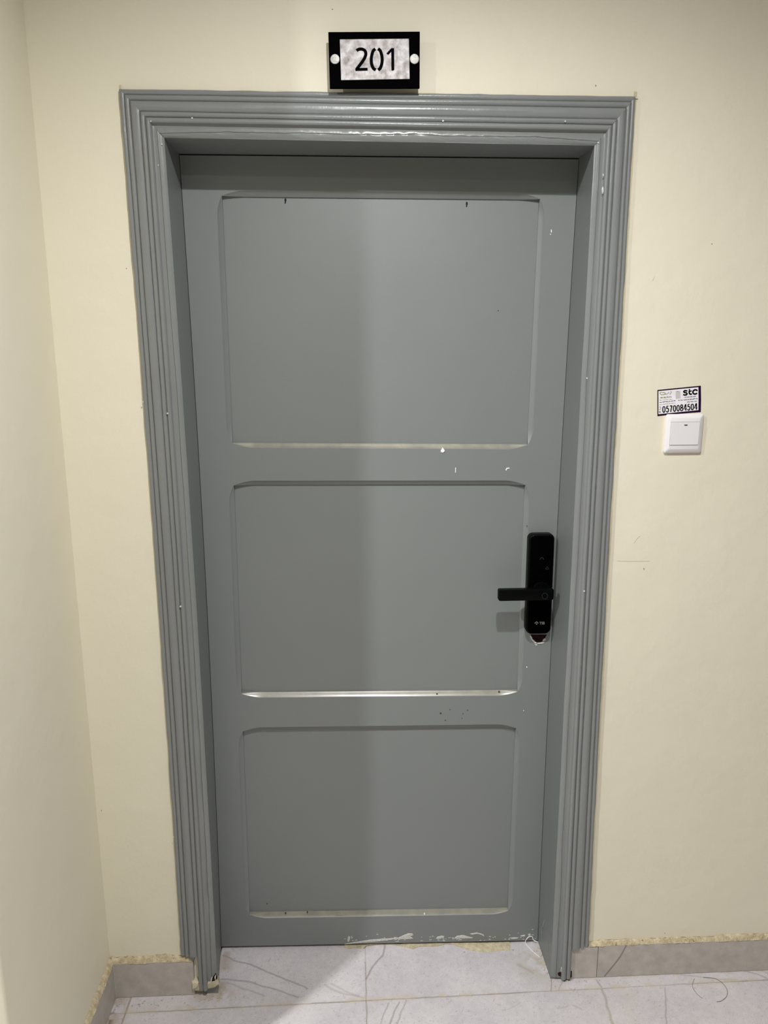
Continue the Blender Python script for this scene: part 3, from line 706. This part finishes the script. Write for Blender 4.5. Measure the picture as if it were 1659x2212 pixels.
# filler smeared under the door, part of the floor
def slab(name, pts, th, mat_, par, seed=0):
    bm = bmesh.new(); rr = random.Random(seed); c = []
    for px, py in pts:
        p = at(px, py, z=0.004); c.append((p.x, min(p.y, D+0.012)))
    n = len(c); cx = sum(p[0] for p in c)/n; cy = sum(p[1] for p in c)/n
    fz = lambda x, y: float(fh(np.array(x), np.array(min(y, D))))
    lo = [bm.verts.new((x, y, fz(x, y)+0.0001)) for x, y in c]; hi = [bm.verts.new((x+(cx-x)*0.02, y+(cy-y)*0.12, fz(x, y)+th*rr.uniform(0.6, 1.1))) for x, y in c]
    for i in range(n): bm.faces.new((lo[i], lo[(i+1) % n], hi[(i+1) % n], hi[i]))
    f = bm.faces.new(hi); bmesh.ops.triangulate(bm, faces=[f])
    return keep(bm_obj(name, bm, mat_, smooth=50), par)
edge = [(740, 2041)]+[(x, px_door_bottom(x)+0.5) for x in range(760, 1100, 20)]+[(1103, 2033)]
low = [(a_, b_+3.5) for a_, b_ in [(1103, 2046), (1080, 2048), (1060, 2050), (1040, 2051), (1015, 2048), (995, 2042), (978, 2035.5), (962, 2036), (945, 2041), (925, 2042), (905, 2043), (893, 2048), (880, 2046), (866, 2042), (845, 2039.5), (815, 2041), (790, 2044), (784, 2050), (768, 2048), (752, 2051), (744, 2048)]]
slab('threshold_filler', edge+low, 0.003, M_fill, fo, 3)
slab('threshold_filler', [(500, 2049), (600, 2045), (700, 2042.5), (738, 2041.5), (700, 2044.5), (620, 2049), (540, 2052.5), (505, 2053)], 0.0015, M_fill, fo, 4)
# plaster crumbs by the frame feet and in the left corner
bm = bmesh.new(); rr = random.Random(9)
def crumb(x, y, s):
    n0 = len(bm.verts); z = float(fh(np.array(x), np.array(y)))
    r_ = bmesh.ops.create_icosphere(bm, subdivisions=1, radius=s)
    for v in r_['verts']: v.co = Vector((x+v.co.x*rr.uniform(.6, 1.4), y+v.co.y*rr.uniform(.6, 1.4), z+s*0.5+v.co.z*rr.uniform(.4, .9)))
for cx, cy, sx, sy, n in ((0.432, 0.075, 0.010, 0.035, 46), (-0.45, -0.012, 0.03, 0.006, 30), (-0.686, -0.005, 0.006, 0.03, 30), (0.47, -0.008, 0.03, 0.006, 14), (-0.60, -0.02, 0.03, 0.01, 12)):
    for i in range(n): crumb(rr.gauss(cx, sx), rr.gauss(cy, sy), rr.uniform(0.0008, 0.0026))
tag(bm_obj('plaster_crumbs', bm, mat('crumbs', (0.5, 0.46, 0.36), 0.9)), 'loose beige plaster crumbs scattered at the feet of the door frame', 'debris', 'stuff')

def tube(name, pts, r, mat_):
    pts = smooth_path(pts, 8); n = len(pts); verts = []; m_ = 8
    for i, p in enumerate(pts):
        a = np.array(pts[max(0, i-1)]); b_ = np.array(pts[min(n-1, i+1)]); t = (b_-a)/(np.linalg.norm(b_-a)+1e-9)
        u_ = np.cross(t, (0, 0, 1)); u_ = u_/(np.linalg.norm(u_)+1e-9); v_ = np.cross(u_, t)
        for k in range(m_):
            an = 2*math.pi*k/m_; verts.append(tuple(np.array(p)+r*(u_*math.cos(an)+v_*math.sin(an))))
    faces = [(i*m_+k, i*m_+(k+1) % m_, (i+1)*m_+(k+1) % m_, (i+1)*m_+k) for i in range(n-1) for k in range(m_)]
    faces += [tuple(range(m_)), tuple(range((n-1)*m_, n*m_))[::-1]]
    return mesh_obj(name, verts, faces, mat_, smooth=80)
fp = lambda px, py, z: tuple(at(px, py, z=z))
th = [fp(1166, 2068, 0.0012), fp(1153, 2057, 0.0012), fp(1142, 2046, 0.0014), fp(1135, 2036, 0.003)]
th += [tuple(at(1138, 2028, y=D-0.006)), tuple(at(1144, 2023, y=D-0.004)), tuple(at(1150, 2024, y=D-0.003)), tuple(at(1152, 2030, y=D-0.005)), tuple(at(1159, 2034, y=D-0.008))]
tag(tube('thread', th, 0.0011, M_thread), 'loose white thread lying on the tiles at the lower right door corner', 'thread')
h1_ = [fp(x, y, 0.0007) for x, y in ((1519, 2111), (1534, 2112), (1548, 2115), (1563, 2126), (1571, 2140), (1569, 2153), (1558, 2162), (1548, 2164))]
tag(tube('hair_strand', h1_, 0.0005, M_hair), 'longer dark curved hair on the floor tiles, the right one of two', 'hair', group=None)
h2_ = [fp(x, y, 0.0005) for x, y in ((1500, 2114), (1497, 2122), (1496, 2132), (1504, 2145), (1511, 2152), (1518, 2157))]
tag(tube('hair_strand', h2_, 0.0004, M_hair), 'shorter faint curved hair on the floor tiles, the left one of two', 'hair')

# ------------------------------------------------------------------ room number sign
YS = -0.016
sc = [at(*q, y=YS) for q in ((709, 69), (907, 68), (906.5, 190.5), (712.5, 191))]
sign = empty('room_number_sign', (sum(p.x for p in sc)/4, P, sum(p.z for p in sc)/4))
tag(sign, 'black room number plate reading 201 on the wall above the door', 'sign')
def plate(name, pts, y0, y1, mat_, par, bev=0.0005):
    bm = bmesh.new(); A = [bm.verts.new((p.x, y0, p.z)) for p in pts]; B = [bm.verts.new((p.x, y1, p.z)) for p in pts]
    for i in range(4): bm.faces.new((A[i], A[(i+1) % 4], B[(i+1) % 4], B[i]))
    bm.faces.new(A); bm.faces.new(B); bmesh.ops.recalc_face_normals(bm, faces=bm.faces)
    bmesh.ops.bevel(bm, geom=list(bm.edges), offset=bev, segments=2, affect='EDGES')
    return keep(bm_obj(name, bm, mat_), par)
plate('backing_plate', sc, YS+0.005, YS, M_black, sign)
fcp = [at(*q, y=YS-0.0015) for q in ((734, 85), (883.3, 83.5), (884.8, 170.3), (737, 172.8))]
plate('number_plate', fcp, YS, YS-0.0015, M_silver, sign, 0.0003)
g1 = lambda x, y, yy: at(640+x/4.879, 40+y/4.879, y=yy)
YN = YS-0.0015
bm = bmesh.new(); stroke(bm, [(636, 340), (655, 326), (690, 322), (722, 338), (733, 372), (722, 412), (694, 458), (662, 500), (640, 528)], 33, YN, 0.0004, g1)
stroke(bm, [(622, 538), (752, 534)], 31, YN, 0.0004, g1, False); keep(bm_obj('digit', bm, M_digit), sign)
bm = bmesh.new(); stroke(bm, [(834, 320), (812, 338), (796, 385), (790, 432), (794, 478), (812, 524), (838, 541)], 33, YN, 0.0004, g1)
stroke(bm, [(861, 319), (884, 338), (900, 385), (905, 432), (901, 478), (884, 524), (862, 541)], 33, YN, 0.0004, g1); keep(bm_obj('digit', bm, M_digit), sign)
bm = bmesh.new(); fill(bm, [(950, 368), (1000, 313), (1031, 311), (1033, 540), (1022, 549), (1003, 548), (1001, 350), (968, 384)], YN, 0.0004, g1); keep(bm_obj('digit', bm, M_digit), sign)
for px, py in ((723.5, 127.5), (895.3, 127.2)):
    p = at(px, py, y=YS-0.004); bm = bmesh.new()
    prism(bm, circ(p.x, p.z, 0.0094, 40), [(YS, 0), (YS-0.003, 0), (YS-0.0040, 0.0006), (YS-0.0043, 0.002)])
    prism(bm, circ(p.x, p.z, 0.006, 24), [(P-0.0005, 0), (YS+0.005, 0)])
    keep(bm_obj('standoff_screw', bm, M_steel, smooth=35), sign)

# ------------------------------------------------------------------ sticker above the switch
f2 = lambda x, y, yy: at(1410+x/15.08, 825+y/15.08, y=yy)
Y0 = P-0.0003
c = f2(850, 600, P)
stk = empty('advertising_sticker', (c.x, P, c.z)); tag(stk, 'small white sticker with purple border and phone number, stuck above the light switch', 'sticker')
bm = bmesh.new(); fill(bm, [(152, 262), (1568, 122), (1575, 560), (1566, 985), (860, 1040), (152, 1118)], P+0.0002, 0.0005, f2); keep(bm_obj('border', bm, M_purple), stk)
bm = bmesh.new(); fill(bm, [(186, 300), (1488, 172), (1492, 560), (1488, 918), (186, 1052)], Y0, 0.0001, f2); keep(bm_obj('paper', bm, M_paper), stk)
Y1 = Y0-0.0001
GL = {'0': ([(.5, .06), (.2, .2), (.13, .5), (.2, .8), (.5, .94), (.8, .8), (.87, .5), (.8, .2), (.5, .06)], True),
      '5': ([(.82, .07), (.30, .07), (.22, .46)], False, [(.22, .46), (.5, .37), (.82, .5), (.84, .75), (.6, .94), (.3, .92), (.12, .76)], True),
      '7': ([(.1, .07), (.88, .07)], False, [(.86, .07), (.6, .42), (.42, .98)], True),
      '8': ([(.5, .47), (.22, .38), (.2, .16), (.5, .05), (.8, .16), (.78, .38), (.5, .47)], True, [(.5, .47), (.16, .60), (.16, .84), (.5, .95), (.84, .84), (.84, .60), (.5, .47)], True),
      '4': ([(.70, .0), (.70, 1.0)], False, [(.60, .02), (.04, .72), (1.0, .72)], False)}
bm = bmesh.new()
for i, ch in enumerate('0570084504'):
    def q_(u, v, i=i):
        U_ = (i+0.06+u*0.84)/10; return (308+(1465-308)*U_, (790+(690-790)*U_)*(1-v)+(1010+(905-1010)*U_)*v)
    g_ = GL[ch]
    for j in range(0, len(g_), 2): stroke(bm, [q_(*p_) for p_ in g_[j]], 34, Y1, 0.0002, f2, g_[j+1])
keep(bm_obj('phone_number', bm, M_ink), stk)
bm = bmesh.new()
stroke(bm, [(1128, 300), (1090, 288), (1035, 290), (1010, 318), (1035, 345), (1090, 355), (1118, 385), (1095, 418), (1030, 425), (992, 405)], 48, Y1, 0.0002, f2)
stroke(bm, [(1200, 270), (1190, 330), (1200, 385), (1240, 400), (1275, 385)], 50, Y1, 0.0002, f2); stroke(bm, [(1195, 312), (1270, 290)], 38, Y1, 0.0002, f2, False)
fill(bm, [(1170, 245), (1200, 222), (1225, 248), (1195, 275)], Y1, 0.0002, f2)
stroke(bm, [(1455, 290), (1420, 262), (1365, 262), (1318, 295), (1308, 340), (1330, 382), (1385, 395), (1450, 368)], 50, Y1, 0.0002, f2)
keep(bm_obj('logo_lettering', bm, M_ink), stk)
bm = bmesh.new()
stroke(bm, [(300, 350), (350, 345), (395, 355), (400, 395), (340, 418), (270, 410), (235, 375), (255, 345), (290, 335)], 20, Y1, 0.0002, f2)
stroke(bm, [(400, 395), (450, 400), (500, 370), (535, 330)], 18, Y1, 0.0002, f2); stroke(bm, [(550, 405), (590, 370), (600, 320), (590, 300)], 18, Y1, 0.0002, f2)
text_mesh(bm, 'zain', [(235, 485), (610, 455), (610, 510), (235, 535)], Y1, 0.0002, f2, 0.025, 1.1)
keep(bm_obj('green_lettering', bm, M_green), stk)
rr = random.Random(3)
def squiggle(bm, x0, y0, x1, y1, amp, w_):
    # joined script too small to read in the photograph
    L_ = x1-x0; x = x0
    while x < x1-10:
        wl = min(rr.uniform(50, 110), x1-x); n = max(4, int(wl/12)); pts = []
        for k in range(n+1):
            xx_ = x+wl*k/n; yy_ = y0+(y1-y0)*(xx_-x0)/L_; pts.append((xx_, yy_+rr.uniform(-amp, amp)))
        stroke(bm, pts, w_, Y1, 0.0002, f2); x += wl+rr.uniform(14, 26)
bm = bmesh.new(); squiggle(bm, 1035, 502, 1420, 465, 9, 15); squiggle(bm, 825, 603, 1465, 545, 9, 15); squiggle(bm, 215, 668, 740, 612, 10, 16)
squiggle(bm, 1115, 660, 1465, 625, 9, 14); keep(bm_obj('printed_lines', bm, M_ink), stk)
bm = bmesh.new(); squiggle(bm, 220, 598, 655, 560, 7, 9); squiggle(bm, 220, 742, 735, 688, 7, 11)
stroke(bm, [(205, 820), (250, 815), (262, 850), (240, 900), (205, 895)], 14, Y1, 0.0002, f2); fill(bm, ell(232, 980, 26, 26, 10), Y1, 0.0002, f2)
keep(bm_obj('fine_print', bm, M_grey), stk)
bm = bmesh.new(); fill(bm, [(745, 300), (900, 286), (905, 540), (750, 556)], Y1, 0.0001, f2); keep(bm_obj('pale_panel', bm, M_pgrey), stk)
bm = bmesh.new(); fill(bm, ell(810, 308, 18, 12, 10), Y1-0.0001, 0.0001, f2); keep(bm_obj('dot', bm, M_grey), stk)

# ------------------------------------------------------------------ light switch
YW = P-0.010
q = [at(*p_, y=P-0.004) for p_ in ((1437, 893.5), (1518.3, 895), (1514.5, 977), (1434.5, 979))]
scx = sum(p.x for p in q)/4; scz = sum(p.z for p in q)/4; sw = (q[1].x-q[0].x+q[2].x-q[3].x)/2; sh = (q[0].z-q[3].z+q[1].z-q[2].z)/2
swt = empty('light_switch', (scx, P, scz)); tag(swt, 'white square light switch on the wall right of the door', 'light switch')
bm = bmesh.new(); prism(bm, rrect(scx, scz, sw, sh, 0.004, 0.004, 5), [(P, 0.0012), (P-0.004, 0.0004), (P-0.0055, 0.0), (P-0.0062, 0.0006), (YW, 0.0085), (YW-0.0004, 0.0095)])
keep(bm_obj('frame', bm, M_plastic, smooth=30), swt)
bm = bmesh.new(); rw, rh = 0.066, 0.0535; rcz = scz+0.0005
box(bm, scx-rw/2, scx+rw/2, YW-0.0010, YW-0.0003, rcz-rh/2, rcz+rh/2)
keep(bm_obj('gap', bm, mat('switch_gap', (0.30, 0.29, 0.30), 0.6)), swt)
bm = bmesh.new(); x0, x1, z0, z1 = scx-rw/2+0.0004, scx+rw/2-0.0004, rcz-rh/2+0.0009, rcz+rh/2-0.0009
vv = [(x0, YW-0.0009, z0), (x1, YW-0.0009, z0), (x1, YW-0.0009, z1), (x0, YW-0.0009, z1), (x0, YW-0.0016, z0), (x1, YW-0.0016, z0), (x1, YW-0.0034, z1), (x0, YW-0.0034, z1)]
vv = [bm.verts.new(v) for v in vv]
for f in ((4, 5, 6, 7), (0, 1, 5, 4), (1, 2, 6, 5), (2, 3, 7, 6), (3, 0, 4, 7)): bm.faces.new([vv[i] for i in f])
bmesh.ops.bevel(bm, geom=[e for e in bm.edges if len(e.link_faces) == 2], offset=0.0005, segments=2, affect='EDGES')
keep(bm_obj('rocker', bm, M_plastic), swt)
bm = bmesh.new(); p = at(1481.8, 918.3, y=YW-0.0034); box(bm, p.x-0.0036, p.x+0.0034, YW-0.0037, YW-0.0028, p.z-0.0011, p.z+0.0011)
keep(bm_obj('indicator', bm, M_hole), swt)

# ------------------------------------------------------------------ small marks on the wall
bm = bmesh.new()
for cx, cy, rx, ry in ((1538, 527, 1.6, 1.4), (718, 20, 1.6, 1.4), (1287, 185, 1.6, 2.2), (273, 580, 1.4, 1.4), (219, 1751, 1.2, 1.6), (1391, 1229, 1.2, 2.4), (1436, 2016, 1.0, 1.0)):
    blob(bm, ell(cx, cy, rx, ry, 8), P, 0.0002, 0.3)
keep(bm_obj('wall_marks', bm, mat('wall_mark', (0.33, 0.29, 0.21), 0.8)), bpy.data.objects['wall_back'])
bm = bmesh.new(); stroke(bm, [(1333, 1212), (1365, 1212.5), (1403, 1212)], 1.2, P, 0.0001, f5)
stroke(bm, [(1369, 1174), (1377, 1163), (1383, 1158)], 1.2, P, 0.0001, f5); stroke(bm, [(1410, 607), (1414, 597)], 1.0, P, 0.0001, f5)
keep(bm_obj('wall_scratches', bm, mat('wall_scratch', (0.55, 0.49, 0.36), 0.8)), bpy.data.objects['wall_back'])
